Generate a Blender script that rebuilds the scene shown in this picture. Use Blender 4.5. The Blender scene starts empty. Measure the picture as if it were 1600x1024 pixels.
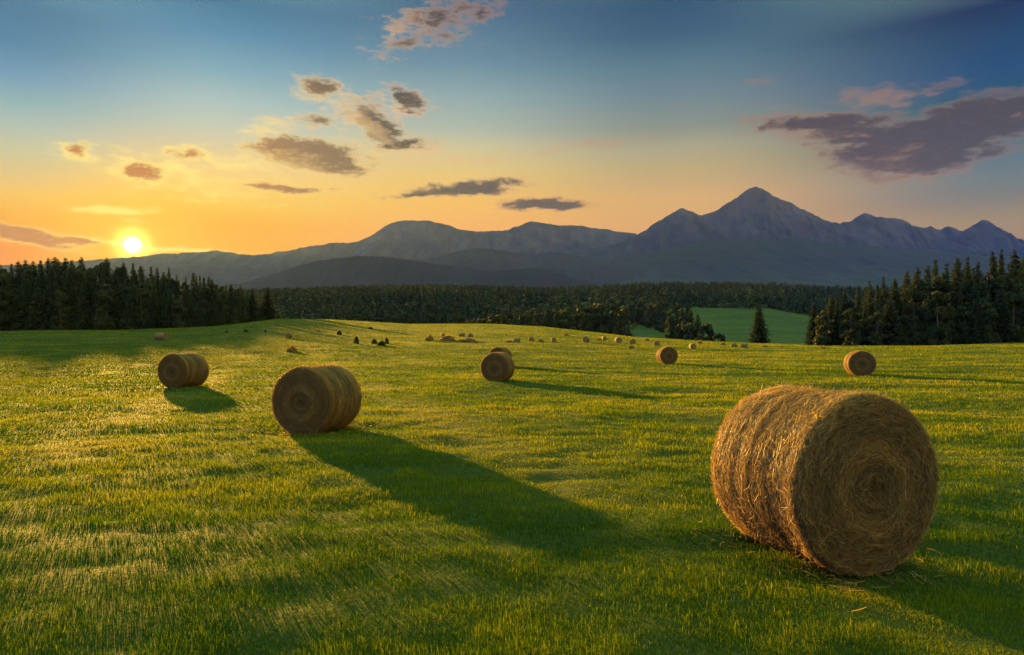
import bpy, math
import numpy as np
from mathutils import Vector

sc = bpy.context.scene
COL = sc.collection
RNG = np.random.default_rng(7)
F = 1066.7            # focal length in pixels of the 1600 px wide photograph (24 mm)
HOR = 540.0           # row of the horizon in the photograph
EYE = 1.9             # camera height, m
EXPOSURE = 2.4
SUN_AZ, SUN_EL = math.radians(-30.0), math.radians(7.5)
HAZE_DENSITY = 0.62e-4

# ------------------------------------------------------------------ helpers
def srgb(r, g, b):
    f = lambda c: (c/255/12.92) if c/255 <= 0.04045 else ((c/255+0.055)/1.055)**2.4
    return np.array([f(r), f(g), f(b)])

def mesh_np(name, verts, quads=None, tris=None, attrs=None, smooth=False):
    me = bpy.data.meshes.new(name)
    verts = np.asarray(verts, np.float32)
    nq = 0 if quads is None else len(quads); nt = 0 if tris is None else len(tris)
    me.vertices.add(len(verts)); me.vertices.foreach_set('co', verts.ravel())
    me.loops.add(nq*4+nt*3); me.polygons.add(nq+nt)
    vi = []; ls = []
    if nq: vi.append(np.asarray(quads, np.int32).ravel()); ls.append(np.arange(nq, dtype=np.int32)*4)
    if nt: vi.append(np.asarray(tris, np.int32).ravel()); ls.append(np.arange(nt, dtype=np.int32)*3+nq*4)
    me.loops.foreach_set('vertex_index', np.concatenate(vi))
    me.polygons.foreach_set('loop_start', np.concatenate(ls))
    me.update(calc_edges=True)
    for k, v in (attrs or {}).items():
        a = me.attributes.new(k, 'FLOAT', 'POINT'); a.data.foreach_set('value', np.asarray(v, np.float32))
    if smooth: me.polygons.foreach_set('use_smooth', np.ones(nq+nt, bool))
    return me

def link(name, me, mats=(), parent=None):
    o = bpy.data.objects.new(name, me); COL.objects.link(o)
    for m in mats if isinstance(mats, (list, tuple)) else [mats]:
        if m.name not in [x.name for x in me.materials if x]: me.materials.append(m)
    if parent is not None: o.parent = parent
    return o

def tag(o, label=None, cat=None, group=None, kind=None):
    if label: o['label'] = label
    if cat: o['category'] = cat
    if group: o['group'] = group
    if kind: o['kind'] = kind
    return o

def empty(name, loc, rz=0.0, scale=(1, 1, 1)):
    o = bpy.data.objects.new(name, None); COL.objects.link(o)
    o.location = loc; o.rotation_euler = (0, 0, rz); o.scale = scale
    o.empty_display_size = 0.2
    return o

def copy_tree(src, loc, rz, scale=(1, 1, 1)):
    c = src.copy(); COL.objects.link(c)
    c.location = loc; c.rotation_euler = (0, 0, rz); c.scale = scale
    for ch in list(src.children):
        d = ch.copy(); COL.objects.link(d); d.parent = c
    return c

def _h(ix, iy, seed):
    n = (ix.astype(np.int64)*374761393 + iy.astype(np.int64)*668265263 + seed*1442695041) & 0xffffffff
    n = ((n ^ (n >> 13))*1274126177) & 0xffffffff
    n = n ^ (n >> 16)
    return (n & 0xffffff)/float(0xffffff)

def vnoise(x, y, seed=0):
    ix = np.floor(x); iy = np.floor(y); fx = x-ix; fy = y-iy
    ux = fx*fx*fx*(fx*(fx*6-15)+10); uy = fy*fy*fy*(fy*(fy*6-15)+10)
    a = _h(ix, iy, seed); b = _h(ix+1, iy, seed); c = _h(ix, iy+1, seed); d = _h(ix+1, iy+1, seed)
    return (a+(b-a)*ux)*(1-uy)+(c+(d-c)*ux)*uy

def fbm(x, y, seed=0, octv=4, gain=0.5):
    s = 0; a = 1; t = 0
    for k in range(octv):
        s = s+a*vnoise(x*2**k+17.3*k, y*2**k-9.1*k, seed+k); t += a; a *= gain
    return s/t

def sstep(a, b, x):
    t = np.clip((x-a)/(b-a), 0, 1); return t*t*(3-2*t)

# ------------------------------------------------------------------ materials
def new_mat(name):
    m = bpy.data.materials.new(name); m.use_nodes = True
    m.node_tree.nodes.clear(); return m, m.node_tree

def N(nt, typ, **kw):
    n = nt.nodes.new(typ)
    for k, v in kw.items():
        if k.startswith('i_'):
            key = k[2:]
            n.inputs[int(key) if key.isdigit() else key].default_value = v
        else: setattr(n, k, v)
    return n

def ramp(nt, stops, interp='LINEAR'):
    r = nt.nodes.new('ShaderNodeValToRGB'); e = r.color_ramp.elements
    r.color_ramp.interpolation = interp
    while len(e) < len(stops): e.new(0.5)
    for el, (p, c) in zip(e, stops):
        el.position = p; el.color = (*c[:3], 1)
    return r

def leaf_material(name, stops, translucent=0.35, rough=0.6, obj_random=0.0, spec=0.2):
    m, nt = new_mat(name); L = nt.links
    out = N(nt, 'ShaderNodeOutputMaterial')
    at = N(nt, 'ShaderNodeAttribute', attribute_name='tone')
    val = at.outputs['Fac']
    if obj_random:
        oi = N(nt, 'ShaderNodeObjectInfo')
        mm = N(nt, 'ShaderNodeMath', operation='MULTIPLY_ADD', i_1=obj_random, i_2=-obj_random/2)
        L.new(oi.outputs['Random'], mm.inputs[0])
        ad = N(nt, 'ShaderNodeMath', operation='ADD', use_clamp=True)
        L.new(val, ad.inputs[0]); L.new(mm.outputs[0], ad.inputs[1]); val = ad.outputs[0]
    r = ramp(nt, stops); L.new(val, r.inputs[0])
    p = N(nt, 'ShaderNodeBsdfPrincipled', i_Roughness=rough)
    p.inputs['Specular IOR Level'].default_value = spec
    t = N(nt, 'ShaderNodeBsdfTranslucent')
    L.new(r.outputs[0], p.inputs['Base Color']); L.new(r.outputs[0], t.inputs['Color'])
    mx = N(nt, 'ShaderNodeMixShader', i_0=translucent)
    L.new(p.outputs[0], mx.inputs[1]); L.new(t.outputs[0], mx.inputs[2]); L.new(mx.outputs[0], out.inputs[0])
    return m

M_GRASS = leaf_material('grass_blades', [(0, (0.022, 0.066, 0.003)), (0.35, (0.098, 0.142, 0.004)),
                        (0.65, (0.235, 0.235, 0.009)), (0.85, (0.30, 0.235, 0.012)), (1, (0.32, 0.225, 0.035))], 0.5, 0.8, spec=0.0)
M_SPRUCE = leaf_material('spruce_needles', [(0, (0.010, 0.020, 0.008)), (0.5, (0.024, 0.042, 0.014)), (1, (0.055, 0.065, 0.02))], 0.25, obj_random=0.35)
M_BROAD = leaf_material('broad_leaves', [(0, (0.015, 0.024, 0.006)), (0.5, (0.034, 0.048, 0.010)), (1, (0.062, 0.070, 0.017))], 0.3, obj_random=0.45)
M_FARWOOD = leaf_material('far_wood_foliage', [(0, (0.014, 0.028, 0.016)), (0.5, (0.030, 0.050, 0.024)), (1, (0.075, 0.095, 0.028))], 0.2)
M_STRAW = leaf_material('straw_stalks', [(0, (0.100, 0.066, 0.026)), (0.5, (0.34, 0.212, 0.056)), (1, (0.72, 0.46, 0.12))], 0.35, 0.5, spec=0.25)

def bark_material():
    m, nt = new_mat('bark'); L = nt.links
    out = N(nt, 'ShaderNodeOutputMaterial'); p = N(nt, 'ShaderNodeBsdfPrincipled', i_Roughness=0.9)
    tc = N(nt, 'ShaderNodeTexCoord'); mp = N(nt, 'ShaderNodeMapping'); mp.inputs['Scale'].default_value = (6, 6, 1.2)
    n = N(nt, 'ShaderNodeTexNoise', i_Scale=2.0, i_Detail=5.0)
    r = ramp(nt, [(0.3, (0.035, 0.024, 0.016)), (0.7, (0.11, 0.08, 0.055))])
    b = N(nt, 'ShaderNodeBump', i_Strength=0.5, i_Distance=0.05)
    L.new(tc.outputs['Object'], mp.inputs[0]); L.new(mp.outputs[0], n.inputs['Vector']); L.new(n.outputs[0], r.inputs[0])
    L.new(n.outputs[0], b.inputs['Height']); L.new(b.outputs[0], p.inputs['Normal'])
    L.new(r.outputs[0], p.inputs['Base Color']); L.new(p.outputs[0], out.inputs[0]); return m
M_BARK = bark_material()

def ground_material(name, stops, scale_a, scale_b, bump):
    m, nt = new_mat(name); L = nt.links
    out = N(nt, 'ShaderNodeOutputMaterial'); p = N(nt, 'ShaderNodeBsdfPrincipled', i_Roughness=0.95)
    p.inputs['Specular IOR Level'].default_value = 0.1
    tc = N(nt, 'ShaderNodeTexCoord')
    mp = N(nt, 'ShaderNodeMapping'); mp.inputs['Scale'].default_value = (0.5, 1.0, 1.0)
    a = N(nt, 'ShaderNodeTexNoise', i_Scale=scale_a, i_Detail=6.0, i_Roughness=0.6)
    b = N(nt, 'ShaderNodeTexNoise', i_Scale=scale_b, i_Detail=4.0, i_Roughness=0.7)
    L.new(tc.outputs['Object'], mp.inputs[0]); L.new(mp.outputs[0], a.inputs['Vector']); L.new(tc.outputs['Object'], b.inputs['Vector'])
    mx = N(nt, 'ShaderNodeMath', operation='MULTIPLY_ADD', i_1=0.45)
    hf = N(nt, 'ShaderNodeMath', operation='MULTIPLY', i_1=0.55)
    L.new(b.outputs[0], hf.inputs[0]); L.new(a.outputs[0], mx.inputs[0]); L.new(hf.outputs[0], mx.inputs[2])
    r = ramp(nt, stops); L.new(mx.outputs[0], r.inputs[0]); L.new(r.outputs[0], p.inputs['Base Color'])
    bp = N(nt, 'ShaderNodeBump', i_Strength=bump, i_Distance=0.08)
    L.new(b.outputs[0], bp.inputs['Height']); L.new(bp.outputs[0], p.inputs['Normal'])
    L.new(p.outputs[0], out.inputs[0]); return m
M_FIELD = ground_material('mown_field_turf', [(0.3, (0.016, 0.034, 0.004)), (0.5, (0.034, 0.056, 0.007)), (0.7, (0.062, 0.070, 0.012))], 0.35, 14.0, 0.8)
M_MEADOW = ground_material('valley_meadow', [(0.40, (0.022, 0.044, 0.007)), (0.5, (0.038, 0.066, 0.010)), (0.60, (0.066, 0.086, 0.013))], 0.035, 0.25, 0.3)

def mountain_material(name, lowcol, midcol, hicol, z0, z1):
    m, nt = new_mat(name); L = nt.links
    out = N(nt, 'ShaderNodeOutputMaterial'); p = N(nt, 'ShaderNodeBsdfPrincipled', i_Roughness=0.95)
    p.inputs['Specular IOR Level'].default_value = 0.1
    tc = N(nt, 'ShaderNodeTexCoord'); sp = N(nt, 'ShaderNodeSeparateXYZ'); L.new(tc.outputs['Object'], sp.inputs[0])
    n = N(nt, 'ShaderNodeTexNoise', i_Scale=0.0045, i_Detail=9.0, i_Roughness=0.7)
    mp = N(nt, 'ShaderNodeMapping'); mp.inputs['Scale'].default_value = (1.6, 0.5, 0.7)
    L.new(tc.outputs['Object'], mp.inputs[0]); L.new(mp.outputs[0], n.inputs['Vector'])
    mr = N(nt, 'ShaderNodeMapRange', i_1=z0, i_2=z1); L.new(sp.outputs[2], mr.inputs[0])
    ad = N(nt, 'ShaderNodeMath', operation='MULTIPLY_ADD', i_1=2.0, i_2=-1.0); L.new(n.outputs[0], ad.inputs[0])
    s = N(nt, 'ShaderNodeMath', operation='ADD', use_clamp=True); L.new(ad.outputs[0], s.inputs[0]); L.new(mr.outputs[0], s.inputs[1])
    r = ramp(nt, [(0.0, lowcol), (0.45, midcol), (0.9, hicol)]); L.new(s.outputs[0], r.inputs[0])
    L.new(r.outputs[0], p.inputs['Base Color'])
    bp = N(nt, 'ShaderNodeBump', i_Strength=0.8, i_Distance=25.0); L.new(n.outputs[0], bp.inputs['Height']); L.new(bp.outputs[0], p.inputs['Normal'])
    L.new(p.outputs[0], out.inputs[0]); return m

# ------------------------------------------------------------------ terrain
PXS = np.array([-900, -300, 0, 200, 330, 440, 520, 640, 760, 850, 990, 1100, 1200, 1300, 1450, 1600, 1900, 2500], float)
CY = np.array([524, 520, 518, 516, 511, 499, 501, 508, 508, 512, 527, 534, 538, 541, 540, 535, 530, 530], float)
CD = np.array([270, 270, 265, 265, 270, 300, 300, 290, 280, 260, 210, 180, 165, 150, 140, 135, 135, 135], float)
DROP = np.array([0, 0, 0, 0, 1, 7, 10, 10, 10, 10, 9, 7, 6, 4, 2, 0, 0, 0], float)
RIDGE = np.array([452, 452, 452, 452, 452, 451, 447, 443, 445, 449, 441, 440, 441, 445, 450, 455, 455, 455], float)

def ground_z(x, y, micro=True):
    x = np.asarray(x, float); y = np.asarray(y, float)
    R = np.hypot(x, y)+1e-6
    az = np.arctan2(x, y)
    azc = np.clip(az, -1.0, 1.0)
    px = 800+F*np.tan(azc); ca = np.cos(azc)
    yc = np.interp(px, PXS, CY); dc = np.interp(px, PXS, CD); dr = np.interp(px, PXS, DROP)
    back = sstep(1.2, 2.2, np.abs(az))
    D = R*ca
    zc = (EYE+dc*(HOR-yc)/F)*(1-back)
    z = zc*sstep(28, 1.0, np.full_like(D, 0.0)) if False else zc*sstep(25, 1.06*dc, D)
    d2 = dc*1.30; z2 = zc-dr
    z = np.where(D > 1.06*dc, zc+(z2-zc)*sstep(1.06*dc, d2, D), z)
    z3 = EYE+600*(HOR-484)/F
    side = np.clip(dr/6, 0, 1)
    z3 = z3*side+(z2+8)*(1-side)
    z = np.where(D > d2, z2+(z3-z2)*np.clip((D-d2)/(600-d2), 0, 1)**1.15, z)
    z4 = EYE+1000*(HOR-np.interp(px, PXS, RIDGE))/F-19
    z = np.where(D > 600, z3+(z4-z3)*np.clip((D-600)/400, 0, 1), z)
    z = np.where(D > 1000, z4+(10-z4)*sstep(1000, 1900, D), z)
    z = z+(fbm(x/90+5, y/90, 31, 3)-0.5)*2.0*sstep(60, 300, D)*(1-0.7*sstep(250, 400, D)*0)
    if micro:
        k = 1-sstep(120, 260, R)
        z = z+k*((fbm(x/7, y/5, 3, 2)-0.5)*0.16+(fbm(x/1.7, y/1.3, 5, 3)-0.5)*0.115+(vnoise(x/0.5, y/0.45, 8)-0.5)*0.040)
    return z

def at_px(px, D, micro=False):
    x = (px-800)/F*D
    return x, D, float(ground_z(np.array([x]), np.array([D]), micro)[0])

def on_field(px, py, dmin=12.0, dmax=330.0):
    D = np.linspace(dmin, dmax, 1500); x = (px-800)/F*D
    row = HOR-F*(ground_z(x, D, False)-EYE)/D
    hit = np.nonzero(row <= py)[0]
    i = hit[0] if len(hit) else int(np.argmin(row))
    return float(x[i]), float(D[i])

azs = np.radians(np.concatenate([np.arange(-180, -50, 3.0), np.arange(-50, 50, 0.22), np.arange(50, 180, 3.0)]))
rs = [0.4]
while rs[-1] < 14000: rs.append(rs[-1]*1.0175+0.002)
rs = np.array(rs)
AZ, RR = np.meshgrid(azs, rs)
GX, GY = np.sin(AZ)*RR, np.cos(AZ)*RR
GZ = ground_z(GX, GY)
nr, na = AZ.shape
vv = np.stack([GX, GY, GZ], -1).reshape(-1, 3)
i, j = np.meshgrid(np.arange(nr-1), np.arange(na), indexing='ij')
a = i*na+j; b = i*na+(j+1) % na
q = np.stack([a, a+na, b+na, b], -1).reshape(-1, 4)
# centre fan
vv = np.vstack([vv, [[0, 0, float(ground_z(np.array([0.01]), np.array([0.01]))[0])]]])
jj = np.arange(na); fan = np.stack([np.full(na, len(vv)-1), jj, (jj+1) % na], -1)
q = q[:, ::-1]; fan = fan[:, ::-1]
me = mesh_np('ground', vv, q, fan, smooth=True)
ground = link('ground', me, [M_FIELD, M_MEADOW])
dcq = np.interp(800+F*np.tan(np.clip(azs, -1, 1)), PXS, CD)/np.cos(np.clip(azs, -1, 1))
mi = (rs[:-1][:, None] > dcq[None, :]*1.08).astype(np.int32).ravel()
me.polygons.foreach_set('material_index', np.concatenate([mi, np.zeros(na, np.int32)]))
tag(ground, kind='structure')

# ------------------------------------------------------------------ hills and mountains
def mountain_range(name, pts, D, front, back, base, mat, gully=(320.0, 0.22), jag=3.0, cols=700, rows=90, seed=1, power=1.3):
    pts = np.array(pts, float)
    px = np.linspace(pts[0, 0], pts[-1, 0], cols)
    # smooth interpolation of the crest
    py = np.interp(px, pts[:, 0], pts[:, 1])
    kk = np.hanning(9); kk /= kk.sum()
    py = np.convolve(np.pad(py, 4, 'edge'), kk, 'valid')
    py = py+(fbm(px/14, px*0+seed, seed+40, 5, 0.7)-0.5)*jag
    x = (px-800)/F*D
    crest = EYE+D*(HOR-py)/F
    t = np.concatenate([np.linspace(0, 1, rows), np.linspace(1, 0, rows//3)[1:]])
    sgn = np.concatenate([np.zeros(rows), np.ones(rows//3-1)])
    T, X = np.meshgrid(t, x, indexing='ij'); S = sgn[:, None]; C = crest[None, :]
    Y = np.where(S == 0, D-front*(1-T), D+back*(1-T))
    warp = (fbm(X/900, Y/900, seed+3, 3)-0.5)*700
    g = 1-np.abs(2*fbm((X+warp)/gully[0], Y/(gully[0]*3.2), seed+9, 5, 0.55)-1)
    g2 = 1-np.abs(2*fbm((X-warp*0.5)/(gully[0]*0.4), Y/(gully[0]*0.9), seed+19, 4, 0.55)-1)
    prof = T**power
    H = (C-base)
    carve = (1-g)*gully[1]*2.2*H*(1-T)**0.6*(T**0.5)*1.4+(1-g2)*gully[1]*0.5*H*((1-T)*T)**0.5
    Z = base+H*prof+0.12*H*np.sin(np.pi*T)*(fbm(X/1500, Y/1500, seed+77, 2)-0.3)-carve
    Z = np.where(T >= 0.999, np.broadcast_to(C, Z.shape), Z)
    # never above the line of sight to the crest
    lim = EYE+(np.broadcast_to(C, Z.shape)-EYE)*(Y/D)-6*(1-T)
    Z = np.where(S == 0, np.minimum(Z, lim), Z)
    n0, n1 = Z.shape
    v = np.stack([X, Y, Z], -1).reshape(-1, 3)
    i, j = np.meshgrid(np.arange(n0-1), np.arange(n1-1), indexing='ij')
    a = i*n1+j
    q = np.stack([a, a+1, a+n1+1, a+n1], -1).reshape(-1, 4)
    o = link(name, mesh_np(name, v, q, smooth=True), mat)
    return tag(o, kind='structure')

M_ROCK = mountain_material('mountain_rock', (0.017, 0.019, 0.026), (0.034, 0.028, 0.038), (0.080, 0.062, 0.068), 250, 1750)
M_HILLS = mountain_material('wooded_hills', (0.021, 0.018, 0.028), (0.024, 0.020, 0.031), (0.034, 0.029, 0.036), 0, 900)
M_FOOT = mountain_material('foothill_meadows', (0.030, 0.036, 0.030), (0.018, 0.019, 0.026), (0.022, 0.024, 0.022), 360, 720)

mountain_range('mountains', [(-500, 432), (-100, 420), (60, 412), (180, 404), (260, 397), (330, 392), (350, 393), (372, 397), (400, 399), (430, 396), (480, 385),
    (520, 381), (560, 378), (580, 369), (600, 355), (612, 348), (630, 345), (668, 344), (690, 349), (725, 360), (745, 363), (770, 362), (790, 360), (812, 352), (834, 345),
    (850, 349), (880, 352), (905, 353), (950, 359), (975, 363), (1000, 367), (1060, 375), (1200, 400), (1400, 425)],
    8200, 2400, 2200, 300, M_ROCK, (420, 0.22), 6.0, seed=3)
mountain_range('mountains', [(760, 440), (860, 418), (920, 398), (970, 380), (1005, 362), (1030, 344), (1050, 332), (1062, 327), (1068, 326), (1080, 331), (1095, 336), (1108, 335), (1124, 326),
    (1150, 310), (1165, 299), (1180, 293), (1190, 294), (1206, 305), (1218, 311), (1232, 314), (1250, 324), (1275, 338), (1300, 346), (1312, 349), (1320, 345), (1328, 346), (1345, 334),
    (1353, 332), (1362, 337), (1368, 341), (1380, 340), (1390, 341), (1402, 341), (1412, 345), (1424, 352), (1440, 356), (1452, 355), (1464, 359), (1474, 356), (1484, 354), (1492, 357),
    (1504, 362), (1520, 353), (1534, 345), (1541, 344), (1552, 350), (1570, 361), (1600, 379), (1660, 400), (1800, 410), (2000, 425), (2300, 440)],
    7000, 1800, 2400, 300, M_ROCK, (330, 0.30), 7.0, cols=900, rows=110, seed=11, power=1.15)
mountain_range('foothills', [(620, 446), (700, 436), (780, 426), (860, 418), (930, 408), (1000, 398), (1060, 386), (1110, 374), (1150, 372), (1190, 376), (1240, 370), (1290, 379),
    (1340, 381), (1400, 390), (1470, 393), (1540, 400), (1620, 400), (1750, 415), (2000, 440)],
    5200, 2000, 900, 250, M_FOOT, (420, 0.10), 4.0, seed=23, power=1.5)
mountain_range('hills', [(520, 430), (600, 418), (680, 402), (720, 392), (745, 388), (770, 389), (800, 394), (830, 398), (860, 394), (880, 394), (910, 401), (960, 412), (1050, 432), (1100, 440)],
    4600, 900, 900, 150, M_HILLS, (300, 0.10), 3.0, seed=31, power=0.9)
mountain_range('hills', [(150, 462), (300, 452), (370, 444), (400, 437), (440, 424), (480, 412), (520, 404), (560, 400), (590, 400), (620, 404), (660, 409), (700, 415), (760, 424), (830, 436), (920, 452)],
    3100, 430, 800, 80, M_HILLS, (260, 0.10), 3.5, seed=41, power=0.8)
mountain_range('hills', [(560, 466), (640, 452), (690, 441), (730, 433), (770, 425), (800, 421), (830, 419), (850, 421), (880, 429), (915, 440), (960, 452), (1010, 462)],
    2500, 500, 500, 60, M_HILLS, (220, 0.10), 3.0, seed=47, power=0.8)

# ------------------------------------------------------------------ hay bales
BR, BL = 0.74, 1.10
def ribbons(pts, side, width, tone):
    """pts (n,k,3), side (n,k,3) unit, width (n,k) -> one strip per strand"""
    n, k, _ = pts.shape
    v = np.stack([pts-side*width[..., None]/2, pts+side*width[..., None]/2], 2).reshape(-1, 3)
    base = (np.arange(n)*k*2)[:, None]
    s = (np.arange(k-1)*2)[None, :]
    a = base+s
    q = np.stack([a, a+1, a+3, a+2], -1).reshape(-1, 4)
    return v, q, np.repeat(tone, k*2)

def unit(v): return v/np.maximum(np.linalg.norm(v, axis=-1, keepdims=True), 1e-9)

def bale_radius(s, th):
    e = np.clip((BL/2-np.abs(s))/0.09, 0, 1)
    sh = 0.050*(1-np.sqrt(np.clip(1-(1-e)**2, 0, 1)))
    gro = 0.003*np.sin(s*23+1.2*np.sin(s*9))+0.010*(vnoise(s*9+3, th*0.7, 61)-0.5)
    for bs in (-0.40, -0.22, 0.02, 0.21, 0.40): gro = gro-0.007*np.exp(-((s-bs)/0.014)**2)
    lump = 0.030*(fbm(np.cos(th)*2.2+s*1.3, np.sin(th)*2.2, 71, 3)-0.5)
    return BR-sh+gro+lump

def make_bale_meshes():
    r = np.random.default_rng(5)
    nth, ns = 240, 70
    th = np.linspace(0, 2*np.pi, nth, endpoint=False); s = -BL/2+BL*(0.5-0.5*np.cos(np.linspace(0, np.pi, ns)))
    S, T = np.meshgrid(s, th, indexing='ij')
    R = bale_radius(S, T)+(r.random(S.shape)-0.5)*0.007
    v = np.stack([R*np.cos(T), S, R*np.sin(T)], -1).reshape(-1, 3)
    i, j = np.meshgrid(np.arange(ns-1), np.arange(nth), indexing='ij')
    q = np.stack([i*nth+j, i*nth+(j+1) % nth, (i+1)*nth+(j+1) % nth, (i+1)*nth+j], -1).reshape(-1, 4)
    roll = mesh_np('bale_roll', v+[0, 0, BR], q[:, ::-1], smooth=True)
    # end face: wound spiral relief
    nr_ = 60
    rr = np.linspace(0.0, 1.0, nr_)
    ends = []
    for sg in (-1, 1):
        Rr, T = np.meshgrid(rr, th, indexing='ij')
        rim = bale_radius(np.full(nth, sg*BL/2), th)[None, :]
        rad = Rr*rim
        dep = 0.035*(1-Rr**4)-0.016*np.exp(-(Rr/0.10)**2)*1.5+0.007*np.sin(rad*150+T*sg)+0.045*(fbm(rad*9*np.cos(T), rad*9*np.sin(T), 81+sg, 4)-0.5)*(1-Rr**8)
        v = np.stack([rad*np.cos(T), sg*(BL/2+dep), rad*np.sin(T)], -1).reshape(-1, 3)
        i, j = np.meshgrid(np.arange(nr_-1), np.arange(nth), indexing='ij')
        q = np.stack([i*nth+j, i*nth+(j+1) % nth, (i+1)*nth+(j+1) % nth, (i+1)*nth+j], -1).reshape(-1, 4)
        ends.append(mesh_np('bale_end', v+[0, 0, BR], q if sg > 0 else q[:, ::-1], smooth=True))
    # loose straw over the roll
    V, Q, TN = [], [], []
    def add(pts, side, width, tone):
        v, q, t = ribbons(pts, side, width, tone)
        off = sum(len(x) for x in V); V.append(v); Q.append(q+off); TN.append(t)
    n, k = 21000, 5
    s0 = r.uniform(-BL/2+0.01, BL/2-0.01, n)
    edge = r.random(n) < 0.22
    s0 = np.where(edge, np.sign(s0)*(BL/2-np.abs(r.normal(0, 0.035, n))), s0)
    t0 = r.uniform(0, 2*np.pi, n); ln = r.uniform(0.06, 0.30, n)
    ang = r.normal(0, 0.15, n)+(r.random(n) < 0.10)*r.normal(0, 0.7, n); curl = r.normal(0, 1.4, n)
    lift = np.abs(r.normal(0, 0.010, n))+0.002; tail = np.abs(r.normal(0, 0.016, n))*(r.random(n) < 0.55)+(r.random(n) < 0.05)*r.uniform(0, 0.05, n)
    u = np.linspace(-0.5, 0.5, k)[None, :]
    aa = ang[:, None]+curl[:, None]*u*ln[:, None]*4
    ds = np.cumsum(np.sin(aa)*ln[:, None]/k, 1); dt = np.cumsum(np.cos(aa)*ln[:, None]/k, 1)/BR
    Sx = s0[:, None]+ds-ds.mean(1, keepdims=True); Tx = t0[:, None]+dt
    Rx = bale_radius(np.clip(Sx, -BL/2, BL/2), Tx)+lift[:, None]+tail[:, None]*(2*np.abs(u))**2
    pts = np.stack([Rx*np.cos(Tx), Sx, Rx*np.sin(Tx)], -1)
    tan = unit(np.gradient(pts, axis=1))
    nrm = np.stack([np.cos(Tx), 0*Tx, np.sin(Tx)], -1)+r.normal(0, 0.7, (n, 1, 3))
    side = unit(np.cross(tan, nrm))
    w = r.uniform(0.0022, 0.0046, n)[:, None]*np.array([0.7, 1, 1, 0.9, 0.5])
    tone = np.clip(0.47+0.5*(vnoise(s0*17, t0*0.5, 91)-0.5)+0.5*(vnoise(s0*5, t0*0.3, 93)-0.5)+r.normal(0, 0.20, n)-0.25*sum(np.exp(-((s0-bs)/0.018)**2) for bs in (-0.40, -0.22, 0.02, 0.21, 0.40)), 0, 1)
    add(pts, side, w, tone)
    # loose straw over both end faces, following the winding
    for sg in (-1, 1):
        n = 15000
        rad = BR*0.985*np.sqrt(r.random(n)); t0 = r.uniform(0, 2*np.pi, n); ln = r.uniform(0.06, 0.26, n)
        ang = r.normal(0, 0.26, n)+(r.random(n) < 0.14)*r.normal(0, 1.0, n); curl = r.normal(0, 2.0, n)
        aa = ang[:, None]+curl[:, None]*u*ln[:, None]*4
        dr = np.cumsum(np.sin(aa)*ln[:, None]/k, 1); dt = np.cumsum(np.cos(aa)*ln[:, None]/k, 1)/np.maximum(rad, 0.10)[:, None]
        Rx = np.clip(rad[:, None]+dr-dr.mean(1, keepdims=True), 0.005, BR+0.02); Tx = t0[:, None]+dt
        dep = 0.035*(1-(Rx/BR)**4)-0.02*np.exp(-(Rx/BR/0.10)**2)+0.010+np.abs(r.normal(0, 0.010, n))[:, None]+(np.abs(r.normal(0, 0.022, n))*(r.random(n) < 0.4))[:, None]*(2*np.abs(u))**2
        pts = np.stack([Rx*np.cos(Tx), sg*(BL/2+dep), Rx*np.sin(Tx)], -1)
        tan = unit(np.gradient(pts, axis=1))
        nrm = np.array([0, sg, 0.0])+r.normal(0, 0.7, (n, 1, 3)); side = unit(np.cross(tan, nrm))
        w = r.uniform(0.0022, 0.0044, n)[:, None]*np.array([0.7, 1, 1, 0.9, 0.5])
        tone = np.clip(0.20+0.55*(vnoise(rad*30+t0*0.5*sg, t0*0.0+rad*3, 95)-0.5)+r.normal(0, 0.20, n), 0, 1)
        add(pts, side, w, tone)
    V = np.vstack(V)+[0, 0, BR]; V[:, 2] = np.maximum(V[:, 2], 0.0)
    straw = mesh_np('bale_straw', V, np.vstack(Q), attrs={'tone': np.concatenate(TN)})
    return roll, ends, straw

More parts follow.
